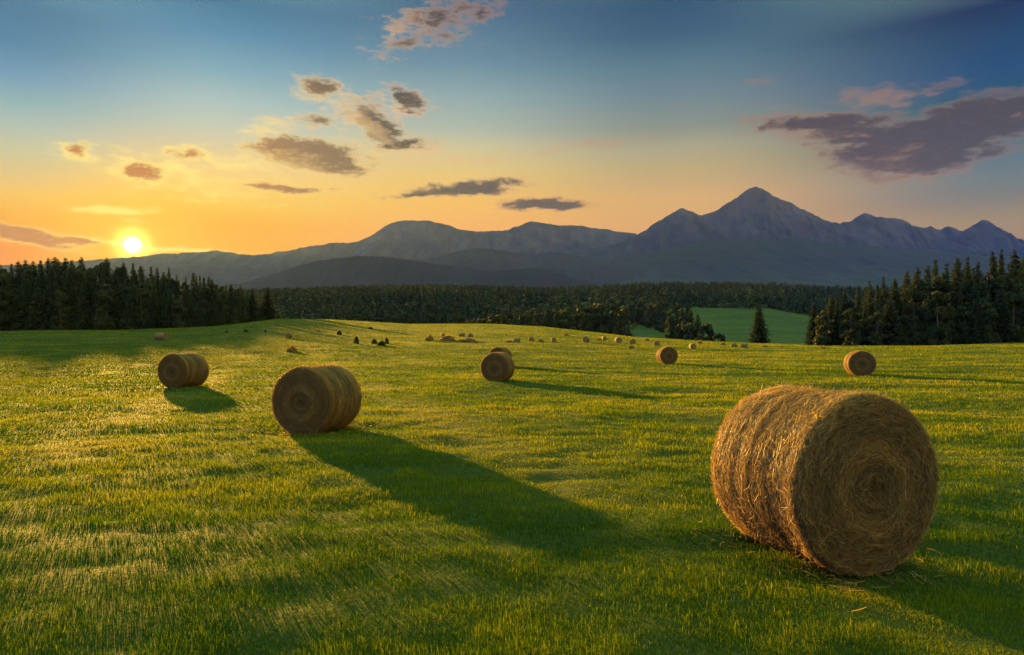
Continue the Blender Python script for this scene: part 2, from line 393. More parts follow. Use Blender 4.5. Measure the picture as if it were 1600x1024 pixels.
def straw_body_material(name, end):
    m, nt = new_mat(name); L = nt.links
    out = N(nt, 'ShaderNodeOutputMaterial'); p = N(nt, 'ShaderNodeBsdfPrincipled', i_Roughness=0.85)
    p.inputs['Specular IOR Level'].default_value = 0.2
    tc = N(nt, 'ShaderNodeTexCoord'); sp = N(nt, 'ShaderNodeSeparateXYZ'); L.new(tc.outputs['Object'], sp.inputs[0])
    z = N(nt, 'ShaderNodeMath', operation='SUBTRACT', i_1=BR); L.new(sp.outputs[2], z.inputs[0])
    rad = N(nt, 'ShaderNodeVectorMath', operation='LENGTH'); cx = N(nt, 'ShaderNodeCombineXYZ')
    L.new(sp.outputs[0], cx.inputs[0]); L.new(z.outputs[0], cx.inputs[1]); L.new(cx.outputs[0], rad.inputs[0])
    an = N(nt, 'ShaderNodeMath', operation='ARCTAN2'); L.new(sp.outputs[0], an.inputs[0]); L.new(z.outputs[0], an.inputs[1])
    am = N(nt, 'ShaderNodeMath', operation='MULTIPLY', i_1=5.0); L.new(an.outputs[0], am.inputs[0])
    ax = N(nt, 'ShaderNodeMath', operation='MULTIPLY', i_1=90.0)
    L.new(rad.outputs['Value'] if end else sp.outputs[1], ax.inputs[0])
    cv = N(nt, 'ShaderNodeCombineXYZ'); L.new(ax.outputs[0], cv.inputs[0]); L.new(am.outputs[0], cv.inputs[1])
    n = N(nt, 'ShaderNodeTexNoise', i_Scale=1.0, i_Detail=5.0, i_Roughness=0.65); L.new(cv.outputs[0], n.inputs['Vector'])
    r = ramp(nt, [(0.30, (0.048, 0.028, 0.009)), (0.5, (0.140, 0.092, 0.030)), (0.72, (0.34, 0.23, 0.075))])
    L.new(n.outputs[0], r.inputs[0]); L.new(r.outputs[0], p.inputs['Base Color'])
    b = N(nt, 'ShaderNodeBump', i_Strength=0.9, i_Distance=0.012); L.new(n.outputs[0], b.inputs['Height']); L.new(b.outputs[0], p.inputs['Normal'])
    L.new(p.outputs[0], out.inputs[0]); return m
M_ROLL = straw_body_material('wound_hay_roll', False)
M_END = straw_body_material('wound_hay_end', True)

me_roll, me_ends, me_straw = make_bale_meshes()
BALES = []   # (x, y) footprints for the grass
def first_bale():
    t = empty('hay_bale', (0, 0, 0))
    link('roll', me_roll, M_ROLL, t)
    for e in me_ends: link('end_face', e, M_END, t)
    tag(link('loose_straw', me_straw, M_STRAW, t), kind='stuff')
    return t
bale0 = first_bale()
used = [False]
def put_bale(x, y, az, label, L=BL, D=1.5, sink=0.03):
    z = float(ground_z(np.array([x]), np.array([y]))[0])-sink
    k = D/1.5; scl = (k, L/BL, k)
    if not used[0]:
        o = bale0; o.location = (x, y, z); o.rotation_euler = (0, 0, -math.radians(az)); o.scale = scl; used[0] = True
    else: o = copy_tree(bale0, (x, y, z), -math.radians(az), scl)
    tag(o, label, 'hay bale', 'round hay bales on the field')
    BALES.append((x, y, math.radians(az), L, D))
    return o
def bale_from_front(x, y, az, L):   # (x, y) is the foot of the near end
    a = math.radians(az); return x+math.sin(a)*L/2, y+math.cos(a)*L/2
def bale_px(px, h, theta, label, L):
    D = F*1.5/h; az = math.degrees(math.atan((px-800)/F))+theta
    x = (px-800)/F*(D+0.55); put_bale(x, D+0.55, az, label, L)

x, y = bale_from_front(2.965, 5.666, -18.5, 1.12)
put_bale(x, y, -18.5, 'largest round hay bale in right foreground, its left flank glowing orange in the sun', 1.12, 1.50, 0.0)
bale_px(497, 107, 31, 'second largest round bale, left of centre, with a long green shadow before it', 1.34)
bale_px(287, 54, 38, 'shaded round bale below the sun near left edge, short shadow at its foot', 1.42)
bale_px(778, 46.5, 15, 'round bale in mid field standing right in front of a smaller one', 1.25)
bale_px(782, 30.5, 20, 'small round bale half hidden behind the mid field bale', 1.3)
bale_px(1042, 28, -16, 'small lone round bale right of centre with thin long shadow', 1.2)
bale_px(1343, 40, -13, 'round bale behind the big foreground bale, in front of the right wood', 1.2)

# ------------------------------------------------------------------ trees
def quads_from(c, u, v):
    n = len(c)
    vs = np.stack([c-u-v, c+u-v, c+u+v, c-u+v], 1).reshape(-1, 3)
    return vs, np.arange(n*4).reshape(-1, 4)

def crown_spruce(seed, H=20.0, R=3.3, low=0.05, detail=1.0, leaf=0.30, droop=0.35, power=0.85):
    r = np.random.default_rng(seed); C, U, W, T = [], [], [], []
    z = low*H
    while z < 0.985*H:
        t = (z-low*H)/(H*(1-low))
        rad = R*((1-t)**power)*r.uniform(0.82, 1.12)+0.12
        nb = max(3, int((4+7*(1-t))*detail))
        a0 = r.uniform(0, 6.28)
        for b in range(nb):
            a = a0+b*6.283/nb+r.normal(0, 0.2); rb = rad*r.uniform(0.62, 1.15)
            m = max(2, int(rb/(leaf*0.62)*detail))
            s = (np.arange(m)+r.uniform(0.3, 1.0, m))/m
            d = np.array([math.cos(a), math.sin(a), 0]); side = np.array([-math.sin(a), math.cos(a), 0])
            zz = z+rb*(0.10*s-droop*s*s)+r.normal(0, 0.07, m)
            lat = r.normal(0, 0.22, m)*(0.4+rb*0.22*(1-0.4*s))
            c = d[None]*(rb*s)[:, None]+side[None]*lat[:, None]; c[:, 2] = zz
            sz = leaf*r.uniform(0.6, 1.25, m)*(0.55+0.45*(1-t))
            tilt = np.stack([np.full(m, d[0]), np.full(m, d[1]), 0.1-2*droop*s*0.7+r.normal(0, 0.35, m)], -1)
            sd = np.stack([np.full(m, side[0]), np.full(m, side[1]), r.normal(0, 0.5, m)], -1)
            C.append(c); U.append(unit(tilt)*sz[:, None]*0.95); W.append(unit(sd)*sz[:, None]*0.7)
            T.append(np.clip(0.25+0.45*s+r.normal(0, 0.16, m), 0, 1))
        z += (0.022+0.016*(1-t))*H*r.uniform(0.8, 1.2)/max(detail, 0.6)
    v, q = quads_from(np.vstack(C), np.vstack(U), np.vstack(W))
    return v, q, np.repeat(np.concatenate(T), 4)

def crown_broad(seed, H=16.0, R=4.2, low=0.0, n=4800, leaf=0.25, blobs=27):
    r = np.random.default_rng(seed); C, T = [], []
    for b in range(blobs):
        t = r.uniform(low+0.05, 0.9) if b > 5 else r.uniform(low+0.04, low+0.18); pr = R*(1-((t-0.42)/0.62)**2)**0.5*0.72 if abs(t-0.42) < 0.6 else 0.4
        a = r.uniform(0, 6.28); rad = pr*r.uniform(0.3, 1.0)
        c0 = np.array([math.cos(a)*rad, math.sin(a)*rad, t*H]); br = r.uniform(0.20, 0.36)*R*(1.15-0.6*max(0, t-0.5))
        m = int(n/blobs*r.uniform(0.7, 1.3)); d = unit(r.normal(0, 1, (m, 3))); rr = br*r.uniform(0.45, 1.08, m)**0.5
        p = c0+d*rr[:, None]*np.array([1, 1, 0.85]); C.append(p)
        T.append(np.clip(r.normal(0.5, 0.22)+r.normal(0, 0.14, m)+0.15*d[:, 2], 0, 1))
    C = np.vstack(C); T = np.concatenate(T); n = len(C)
    u = unit(r.normal(0, 1, (n, 3))); w = unit(np.cross(u, r.normal(0, 1, (n, 3))))
    sz = leaf*r.uniform(0.6, 1.3, n)
    v, q = quads_from(C, u*sz[:, None], w*(sz*0.7)[:, None])
    return v, q, np.repeat(T, 4)

def crown_pine(seed, H=20.0, R=3.0):
    v1, q1, t1 = crown_broad(seed, H, R, 0.06, 4200, 0.24, 30)
    r = np.random.default_rng(seed+5)
    k = 1-np.clip((v1[:, 2]/H-0.45)/0.62, 0, 1)**1.4
    v1[:, 0] *= 0.35+0.65*k; v1[:, 1] *= 0.35+0.65*k
    v1[:, 2] = v1[:, 2]*1.06
    return v1, q1, np.clip(t1-0.05, 0, 1)

def trunk_mesh(seed, H, r0, top=0.97, limbs=10, R=2.5):
    r = np.random.default_rng(seed); V, Q = [], []
    def tube(pts, rad, k=7):
        pts = np.array(pts); off = sum(len(x) for x in V)
        ax = unit(np.gradient(pts, axis=0)); ref = np.array([0.31, 0.95, 0.05]); s = unit(np.cross(ax, ref)); t = np.cross(ax, s)
        an = np.arange(k)/k*2*np.pi
        ring = pts[:, None]+rad[:, None, None]*(np.cos(an)[None, :, None]*s[:, None]+np.sin(an)[None, :, None]*t[:, None])
        V.append(ring.reshape(-1, 3)); m = len(pts)
        i, j = np.meshgrid(np.arange(m-1), np.arange(k), indexing='ij')
        Q.append(np.stack([i*k+j, i*k+(j+1) % k, (i+1)*k+(j+1) % k, (i+1)*k+j], -1).reshape(-1, 4)+off)
    zs = np.linspace(-0.6, top*H, 12); bend = np.cumsum(r.normal(0, 0.05, (12, 2)), 0)
    pts = np.stack([bend[:, 0], bend[:, 1], zs], -1)
    tube(pts, r0*(1-np.linspace(0, 1, 12))**0.8+0.02)
    for l in range(limbs):
        z = H*r.uniform(0.15, 0.8); a = r.uniform(0, 6.28); ln = R*r.uniform(0.5, 0.9)*(1-z/H*0.7)
        s = np.linspace(0, 1, 5)
        p = np.stack([np.cos(a)*ln*s, np.sin(a)*ln*s, z+0.25*ln*s], -1); p[:, 0] += np.interp(z, zs, bend[:, 0]); p[:, 1] += np.interp(z, zs, bend[:, 1])
        tube(p, r0*0.28*(1-s)+0.015, 5)
    return mesh_np('tree_trunk', np.vstack(V), np.vstack(Q), smooth=True)

TREES = {}
def proto(kind, var):
    key = (kind, var)
    if key in TREES: return TREES[key]
    sd = {'spruce': 100, 'pine': 200, 'broad': 300}[kind]+var*7
    if kind == 'spruce':
        H = 20.0; v, q, t = crown_spruce(sd, H, [3.4, 4.2, 3.1, 4.6][var % 4], [0.04, 0.03, 0.08, 0.02][var % 4], 1.45, 0.34, [0.35, 0.25, 0.42, 0.3][var % 4], [0.85, 0.7, 0.95, 0.78][var % 4]); m = M_SPRUCE; tr = trunk_mesh(sd, H, 0.26, 0.97, 8)
    elif kind == 'pine':
        H = 20.0; v, q, t = crown_pine(sd, H, [3.4, 2.9][var % 2]); m = M_SPRUCE if var % 2 else M_BROAD; tr = trunk_mesh(sd, H, 0.25, 0.9, 14)
    else:
        H = 16.0; v, q, t = crown_broad(sd, H, [4.4, 3.7, 4.0][var % 3]); m = M_BROAD; tr = trunk_mesh(sd, H, 0.28, 0.75, 18, 3.4)
    TREES[key] = (H, mesh_np(kind+'_crown', v, q, attrs={'tone': t}), m, tr)
    return TREES[key]

NAME = {'spruce': 'spruce_tree', 'pine': 'pine_tree', 'broad': 'broadleaf_tree'}
def tree(kind, var, px, D, top_py, label, group=None, wide=1.0, rz=None, minh=3.0):
    x, y, z = at_px(px, D)
    H, crown, m, tr = proto(kind, var)
    h = max(minh, EYE+D*(HOR-top_py)/F-z)
    k = h/H
    t = empty(NAME[kind], (x, y, z-0.15), RNG.uniform(0, 6.28) if rz is None else rz, (k*wide, k*wide, k))
    link('crown', crown, m, t); link('trunk', tr, M_BARK, t)
    tag(t, label, {'spruce': 'spruce', 'pine': 'pine', 'broad': 'tree'}[kind], group)
    return t

def env(pts, px): p = np.array(pts, float); return float(np.interp(px, p[:, 0], p[:, 1]))

# wood on the left, under the sun
TOPL = [(-260, 408), (-60, 410), (0, 411), (30, 408), (60, 406), (80, 402), (120, 401), (160, 402), (190, 408), (210, 415), (250, 418), (275, 422), (300, 427), (330, 434), (352, 440), (372, 446), (390, 449)]
GL = 'trees of the left wood'
LABL = {'spruce': 'dark pointed spruce in the wood beneath the setting sun', 'pine': 'dark rounded pine in the wood beneath the setting sun', 'broad': 'bushy leafy tree at the edge of the wood beneath the setting sun'}
for row, (D0, step, lift) in enumerate([(262, 17, 16), (272, 15, 7), (283, 14, 1), (296, 13, -2)]):
    px = -150.0 if row < 2 else -60.0
    while px < 388:
        kind = RNG.choice(['spruce', 'pine', 'broad'], p=[[0.40, 0.2, 0.4], [0.5, 0.3, 0.2], [0.7, 0.3, 0.0], [0.8, 0.2, 0]][row])
        D = D0+RNG.uniform(-3, 3)+(max(0, px-300)*0.20)
        tp = env(TOPL, px)+lift+RNG.uniform(-2, 9)+(RNG.uniform(0, 22) if row == 0 else 0)+(4 if kind == 'broad' else 0)
        tree(kind, int(RNG.integers(0, 4 if kind == 'spruce' else (2 if kind == 'pine' else 3))), px, D, tp, LABL[kind], GL, RNG.uniform(0.9, 1.3))
        px += step*RNG.uniform(0.75, 1.25)
tree('spruce', 1, 418, 292, 447, 'stout full spruce standing at the right end of the left wood', GL, 1.75, 0.4)
tree('spruce', 3, 394, 296, 448, 'second spruce from the right end of the left wood', GL, 1.5, 2.0)

# wood on the right
TOPR = [(1255, 476), (1275, 468), (1300, 456), (1322, 452), (1340, 445), (1356, 437), (1380, 432), (1396, 431), (1415, 422), (1433, 416), (1450, 413), (1464, 404), (1478, 411), (1495, 401), (1511, 401), (1531, 408), (1549, 392), (1566, 388), (1585, 388), (1606, 394), (1640, 385), (1700, 380), (1800, 375)]
GR = 'trees of the right wood'
LABR = {'spruce': 'tall dark spruce in the wood at the right edge', 'pine': 'dark rounded pine in the wood at the right edge', 'broad': 'olive leafy tree at the front edge of the right wood'}
tree('spruce', 1, 1272, 158, 470, 'low broad spruce standing at the left end of the right wood', GR, 1.05, 1.0)
for px, tp in [(1300, 457), (1322, 452), (1341, 444), (1357, 437), (1380, 431), (1397, 432), (1416, 420), (1433, 415), (1450, 412), (1463, 404), (1478, 410), (1495, 400), (1511, 400), (1530, 407), (1549, 391), (1566, 387), (1585, 387), (1603, 394), (1625, 386), (1650, 384), (1680, 380), (1715, 380)]:
    tree('spruce', int(RNG.integers(0, 4)), px+RNG.uniform(-2, 2), 160+RNG.uniform(-4, 8), tp, LABR['spruce'], GR, RNG.uniform(0.9, 1.15))
for px in np.arange(1296, 1740, 15.0):
    px = float(px)+RNG.uniform(-4, 4)
    tree('spruce', int(RNG.integers(0, 4)), px, 172+RNG.uniform(-3, 5), 538-(538-env(TOPR, px))*RNG.uniform(0.84, 0.96), LABR['spruce'], GR, RNG.uniform(1.0, 1.3))
px = 1290.0
while px < 1760:
    kind = RNG.choice(['broad', 'pine', 'spruce'], p=[0.6, 0.2, 0.2])
    d = 538-env(TOPR, px)
    tree(kind, int(RNG.integers(0, 3 if kind == 'broad' else 2)), px, 146+RNG.uniform(-2, 3)+(6 if px < 1330 else 0), 538-d*RNG.uniform(0.45, 0.72), LABR[kind], GR, RNG.uniform(0.95, 1.3))
    px += RNG.uniform(15, 24)
px = 1285.0
while px < 1760:
    kind = RNG.choice(['broad', 'pine', 'spruce'], p=[0.25, 0.3, 0.45])
    d = 538-env(TOPR, px)
    tree(kind, int(RNG.integers(0, 3 if kind == 'broad' else 2)), px, 153+RNG.uniform(-2, 3), 538-d*RNG.uniform(0.70, 0.93), LABR[kind], GR, RNG.uniform(0.9, 1.2))
    px += RNG.uniform(20, 30)
# lone spruce
tree('spruce', 3, 1186, 190, 472, 'lone dark spruce standing apart between the green meadow and the right wood', None, 1.25, 0.7)

# groves in the hollow behind the field
GG = 'trees of the dark grove behind the field crest'
LABG = {'spruce': 'dark spruce in the grove behind the middle of the field', 'pine': 'dark pine in the grove behind the middle of the field', 'broad': 'light green leafy tree in the grove behind the middle of the field'}
TG = [(690, 500), (740, 492), (780, 483), (800, 480), (830, 476), (850, 471), (880, 472), (900, 468), (920, 471), (945, 464), (965, 466), (980, 478), (990, 492)]
for row, (D0, lift) in enumerate([(330, 8), (345, 1), (360, -1)]):
    px = 700.0+row*8
    while px < 985:
        kind = RNG.choice(['spruce', 'pine', 'broad'], p=[0.45, 0.25, 0.3] if 830 < px < 930 else [0.15, 0.2, 0.65])
        tree(kind, int(RNG.integers(0, 2)), px, D0-(px-700)*0.16*0.5+RNG.uniform(-4, 4), env(TG, px)+lift+RNG.uniform(-1, 8), LABG[kind], GG, RNG.uniform(0.85, 1.15))
        px += RNG.uniform(13, 20)
GH = 'trees of the small grove right of the dark grove'
LABH = {'spruce': 'dark spruce in the small grove left of the bright green meadow', 'pine': 'dark pine in the small grove left of the bright green meadow', 'broad': 'leafy tree in the small grove left of the bright green meadow'}
for px, D, tp, kind in [(1122, 232, 516, 'broad'), (1112, 236, 506, 'spruce'), (1101, 240, 499, 'broad'), (1090, 250, 489, 'spruce'), (1079, 262, 480, 'spruce'), (1068, 262, 484, 'pine'), (1066, 300, 478, 'spruce'),
                        (1056, 300, 487, 'broad'), (1046, 320, 489, 'pine'), (1080, 245, 497, 'broad'), (1064, 262, 500, 'broad'), (1095, 234, 508, 'pine'), (1050, 290, 496, 'spruce'),
                        (1040, 400, 482, 'broad'), (1030, 420, 478, 'spruce'), (1020, 440, 470, 'broad'), (1052, 430, 474, 'pine'), (1008, 460, 472, 'broad'), (1062, 440, 470, 'broad'), (1074, 460, 470, 'spruce'), (1000, 470, 468, 'spruce'), (1040, 470, 466, 'pine'), (990, 480, 470, 'pine')]:
    tree(kind, int(RNG.integers(0, 2)), px, D, tp, LABH[kind], GH, RNG.uniform(0.95, 1.3))
GV = 'trees of the wood beyond the left half of the field'
LABV = {'spruce': 'dark spruce in the wood beyond the field left of the dark grove', 'pine': 'dark pine in the wood beyond the field left of the dark grove', 'broad': 'leafy tree in the wood beyond the field left of the dark grove'}
for row, (D0, t0) in enumerate([(430, 484), (480, 474)]):
    px = 512.0
    while px < 720:
        kind = RNG.choice(['spruce', 'pine', 'broad'], p=[0.45, 0.25, 0.3])
        tree(kind, int(RNG.integers(0, 2)), px, D0+RNG.uniform(-12, 12), t0+RNG.uniform(-4, 8), LABV[kind], GV, RNG.uniform(0.9, 1.2))
        px += RNG.uniform(12, 19)

# far wood on the ridge: one mass
def far_wood():
    r = np.random.default_rng(77); V, Q, T = [], [], []; off = 0
    pro = []
    for k in range(6):
        v, q, t = crown_spruce(500+k, 18.0, [2.6, 3.0, 2.3, 3.3, 2.8, 3.1][k], 0.03, 0.42, 1.0, 0.3); pro.append((v, q, t, 0.0))
    for k in range(3):
        v, q, t = crown_broad(520+k, 14.0, 4.2, 0.05, 130, 0.95, 9); pro.append((v, q, t, 0.28))
    D = 425.0
    while D < 1075:
        n = int((1900/F*D)/6.5)
        px = -150+np.sort(r.uniform(0, 1900, n)); dd = D+r.uniform(-4, 4, n)
        for p, d in zip(px, dd):
            if d < 800+10*math.sin(p*0.05) and 838 < p < 932 and d > 620: continue
            if 820 < p < 940 and 470 < d <= 620 and r.random() < 0.6: continue          # glade
            if d < 660+12*math.sin(p*0.11) and 425 < p < 508 and r.random() < 0.4: continue                        # clearing by the left wood
            if d < 612+6*math.sin(p*0.09) and (p > 1040 or p < 300): continue
            if d < 470 and p > 960: continue
            if p < 300 or p > 1420:
                if d < 900: continue
            x = (p-800)/F*d; k = r.integers(0, 6) if (d > 850 or r.random() < 0.6) else r.integers(6, 9)
            v, q, t, dt = pro[k]; s = r.uniform(0.75, 1.15); a = r.uniform(0, 6.28)
            z = ZG(x, d)
            w = np.stack([(v[:, 0]*math.cos(a)-v[:, 1]*math.sin(a))*s*1.1+x, (v[:, 0]*math.sin(a)+v[:, 1]*math.cos(a))*s*1.1+d, v[:, 2]*s+z], -1)
            V.append(w); Q.append(q+off); T.append(np.clip(t*0.8+dt+r.normal(0, 0.10)+1.5*(PN(x, d)-0.5)*(1.0 if d < 800 else 0.5), 0, 1)); off += len(v)
        D += 8.0 if D < 760 else 9.5
    return np.vstack(V), np.vstack(Q), np.concatenate(T)
def PN(x, d): return float(fbm(np.array([x/55.0]), np.array([d/70.0]), 88, 3)[0])
def ZG(x, d): return float(ground_z(np.array([x]), np.array([d]), False)[0])-0.3
v, q, t = far_wood()
fw = link('far_forest', mesh_np('far_forest', v, q, attrs={'tone': t}), M_FARWOOD)
tag(fw, 'dark distant conifer forest covering the ridge below the mountains', 'forest', kind='stuff')

# ------------------------------------------------------------------ small things far out on the field
def small_bale_mesh():
    nth, ns = 40, 14
    th = np.linspace(0, 2*np.pi, nth, endpoint=False); s = np.linspace(-1, 1, ns)
    S, T = np.meshgrid(s, th, indexing='ij')
    R = 0.7-0.10*np.clip(np.abs(S)-0.75, 0, 1)**2*16*0.6+0.05*(fbm(np.cos(T)*3+S*2, np.sin(T)*3, 3, 3)-0.5)
    v = np.stack([R*np.cos(T), S*0.6, R*np.sin(T)+0.68], -1).reshape(-1, 3)
    i, j = np.meshgrid(np.arange(ns-1), np.arange(nth), indexing='ij')
    q = np.stack([i*nth+j, i*nth+(j+1) % nth, (i+1)*nth+(j+1) % nth, (i+1)*nth+j], -1).reshape(-1, 4)
    tr = []; off = len(v); v = np.vstack([v, [[0, -0.63, 0.68], [0, 0.63, 0.68]]])
    for j in range(nth):
        tr.append((j, (j+1) % nth, off)); tr.append(((ns-1)*nth+(j+1) % nth, (ns-1)*nth+j, off+1))
    me = mesh_np('small_bale', v, q[:, ::-1], np.array(tr)[:, ::-1], smooth=True)
    sm = np.ones(len(me.polygons), bool); sm[len(q):] = False; me.polygons.foreach_set('use_smooth', sm)
    return me
def heap_mesh(seed):
    r = np.random.default_rng(seed); n = 900
    a = r.uniform(0, 6.28, n); rad = np.sqrt(r.random(n)); h = (1-rad**3.0)*0.45*(0.7+0.6*vnoise(np.cos(a)*rad*3+seed, np.sin(a)*rad*3, seed))
    c = np.stack([np.cos(a)*rad, np.sin(a)*rad*0.8, h*r.uniform(0.3, 1, n)**0.5], -1)
    u = unit(r.normal(0, 1, (n, 3))*[1, 1, 0.5]); w = unit(np.cross(u, r.normal(0, 1, (n, 3))))
    v, q = quads_from(c, u*0.14, w*0.045)
    return mesh_np('hay_heap', v, q, attrs={'tone': np.repeat(np.clip(r.normal(0.4, 0.2, n), 0, 1), 4)})
def bush_mesh(seed, tall):
    r = np.random.default_rng(seed); n = 1500
    d = unit(r.normal(0, 1, (n, 3))); d[:, 2] = np.abs(d[:, 2])
    lob = 0.75+0.5*fbm(d[:, 0]*2+seed, d[:, 1]*2+d[:, 2], seed, 3)
    rad = r.uniform(0.25, 1, n)**0.4*lob
    c = d*rad[:, None]*np.array([0.5, 0.5, 0.92])
    if tall: c[:, :2] *= (1.05-0.35*c[:, 2:3])
    u = unit(r.normal(0, 1, (n, 3))); w = unit(np.cross(u, r.normal(0, 1, (n, 3)))); sz = r.uniform(0.03, 0.06, n)[:, None]
    v, q = quads_from(c, u*sz, w*sz*0.6); v[:, 2] = np.maximum(v[:, 2], 0)
    return mesh_np('bush', v, q, attrs={'tone': np.repeat(np.clip(r.normal(0.5, 0.25, n), 0, 1), 4)})
me_small = small_bale_mesh(); me_heaps = [heap_mesh(k) for k in (1, 2, 3)]
me_bush = [bush_mesh(901, False), bush_mesh(902, False)]; me_shrub = [bush_mesh(903, True)]
SM = [  # kind, px, base row, width px, height px, label
    ('bale', 252, 531.5, 19, 12, 'small tilted hay bale alone before the left wood'),
    ('bush', 354, 520.5, 5, 4, 'leftmost of three tiny bushes before the right half of the left wood'),
    ('bush', 384, 519.5, 8, 5, 'largest of three tiny bushes before the right half of the left wood'),
    ('bush', 415, 519.5, 5, 4, 'tiny bush in front of the stout end spruce of the left wood'),
    ('bale', 451, 528.5, 10, 9, 'small grey hay bale right of the left wood, above a dark heap'),
    ('heap', 456, 550, 17, 9, 'low dark hay heap behind the second largest bale'),
    ('heap', 497, 518.5, 8, 3, 'faint low heap high on the left part of the field'),
    ('bush', 530, 523.5, 9, 7, 'round dark bush high on the field, left of an upright shrub'),
    ('shrub', 557, 538, 9, 13, 'upright dark shrub standing left of three close bushes'),
    ('bush', 585, 538, 10, 9, 'leftmost round bush of three close bushes'),
    ('bush', 596, 541, 13, 9, 'widest and lowest of three close bushes'),
    ('shrub', 604.5, 538, 7, 12, 'narrow upright shrub at the right of three close bushes'),
    ('bush', 579, 514.5, 8, 4, 'tiny dark bush near the crest above three close bushes'),
    ('heap', 671, 533, 14, 9, 'leftmost heap of the loose hay cluster left of the mid field bales'),
    ('bale', 692, 526, 6, 6, 'tiny bale standing behind the loose hay cluster'),
    ('heap', 699, 533, 26, 8, 'long middle heap of the loose hay cluster'),
    ('bale', 722, 526, 8, 6, 'left one of two tiny bales at the right of the hay cluster'),
    ('bale', 735, 527, 7, 7, 'right one of two tiny bales at the right of the hay cluster'),
    ('heap', 730, 534, 30, 6, 'rightmost flat heap of the loose hay cluster'),
    ('heap', 795, 535.5, 14, 4, 'pale flat heap just above the two mid field bales'),
    ('bale', 808, 535, 9, 7, 'tiny bale just above and right of the two mid field bales'),
    ('bale', 830, 534, 6, 8, 'tiny narrow bale below the dark grove, second right of the mid field pair'),
    ('heap', 845, 535, 10, 5, 'pale small heap between two tiny bales below the dark grove'),
    ('bale', 865, 535, 9, 8, 'dark tiny bale below the middle of the dark grove'),
    ('heap', 884, 524.5, 9, 4, 'tan tiny heap on the crest under the dark grove'),
    ('bale', 915.5, 535.5, 9, 10, 'dark larger tiny bale under the right part of the dark grove'),
    ('heap', 936, 532.5, 10, 4, 'pale small heap beside a tiny bale under the dark grove'),
    ('bale', 944, 532.5, 8, 7, 'tiny bale with a pale heap at its left under the dark grove'),
    ('bale', 966, 536, 9, 10, 'tiny bale under the right end of the dark grove'),
    ('bale', 989, 538, 10, 9, 'tiny dark bale directly above a low dark heap'),
    ('heap', 986, 545, 11, 5, 'low dark heap left of the lone small bale'),
    ('heap', 1011, 533, 9, 4, 'flat heap on the crest before the small strip of meadow'),
    ('bale', 1026, 541.5, 8, 9, 'tiny bale above and left of the lone small bale'),
    ('bale', 1082, 546, 8, 10, 'tiny dark bale right of the lone small bale'),
    ('heap', 1093, 537.5, 10, 5, 'pale heap below the small grove'),
    ('heap', 1129, 539.5, 12, 4, 'flat heap at the foot of the bright green meadow'),
    ('bale', 1147, 543, 9, 7, 'left one of two tan tiny bales left of the lone spruce'),
    ('bale', 1163, 544, 9, 7, 'right one of two tan tiny bales left of the lone spruce'),
    ('heap', 1194, 543, 10, 4, 'dark flat heap in front of the lone spruce'),
    ('heap', 1221, 543.5, 7, 3, 'tiny flat heap right of the lone spruce'),
    ('heap', 1285, 545, 10, 4, 'tiny dark heap in front of the left end of the right wood'),
]
for kind, px, py, w, h, lab in SM:
    x, y = on_field(px, py)
    z = float(ground_z(np.array([x]), np.array([y]))[0]); k = y/F
    if kind == 'bale':
        o = link('hay_bale', me_small, M_ROLL); s = h*k/1.4; wide = w > h*1.15; o.scale = (s, w*k/1.25 if wide else s, s); o.location = (x, y, z-0.05)
        o.rotation_euler = (0, 0, RNG.uniform(1.0, 1.3) if wide else RNG.uniform(-0.5, 0.5)); tag(o, lab, 'hay bale', 'tiny bales far out on the field')
    elif kind == 'heap':
        o = link('hay_heap', me_heaps[int(RNG.integers(0, 3))], M_STRAW); s = w*k/2; o.scale = (s, s, h*k/0.5); o.location = (x, y, z-0.02)
        tag(o, lab, 'hay heap', 'loose hay heaps far out on the field')
    else:
        o = link('bush', (me_shrub if kind == 'shrub' else me_bush)[0 if kind == 'shrub' else int(RNG.integers(0, 2))], M_BROAD)
        s = w*k/1.05; o.scale = (s, s, h*k); o.location = (x, y, z-0.03); o.rotation_euler = (0, 0, RNG.uniform(0, 6))
        tag(o, lab, 'bush', 'small bushes far out on the field')

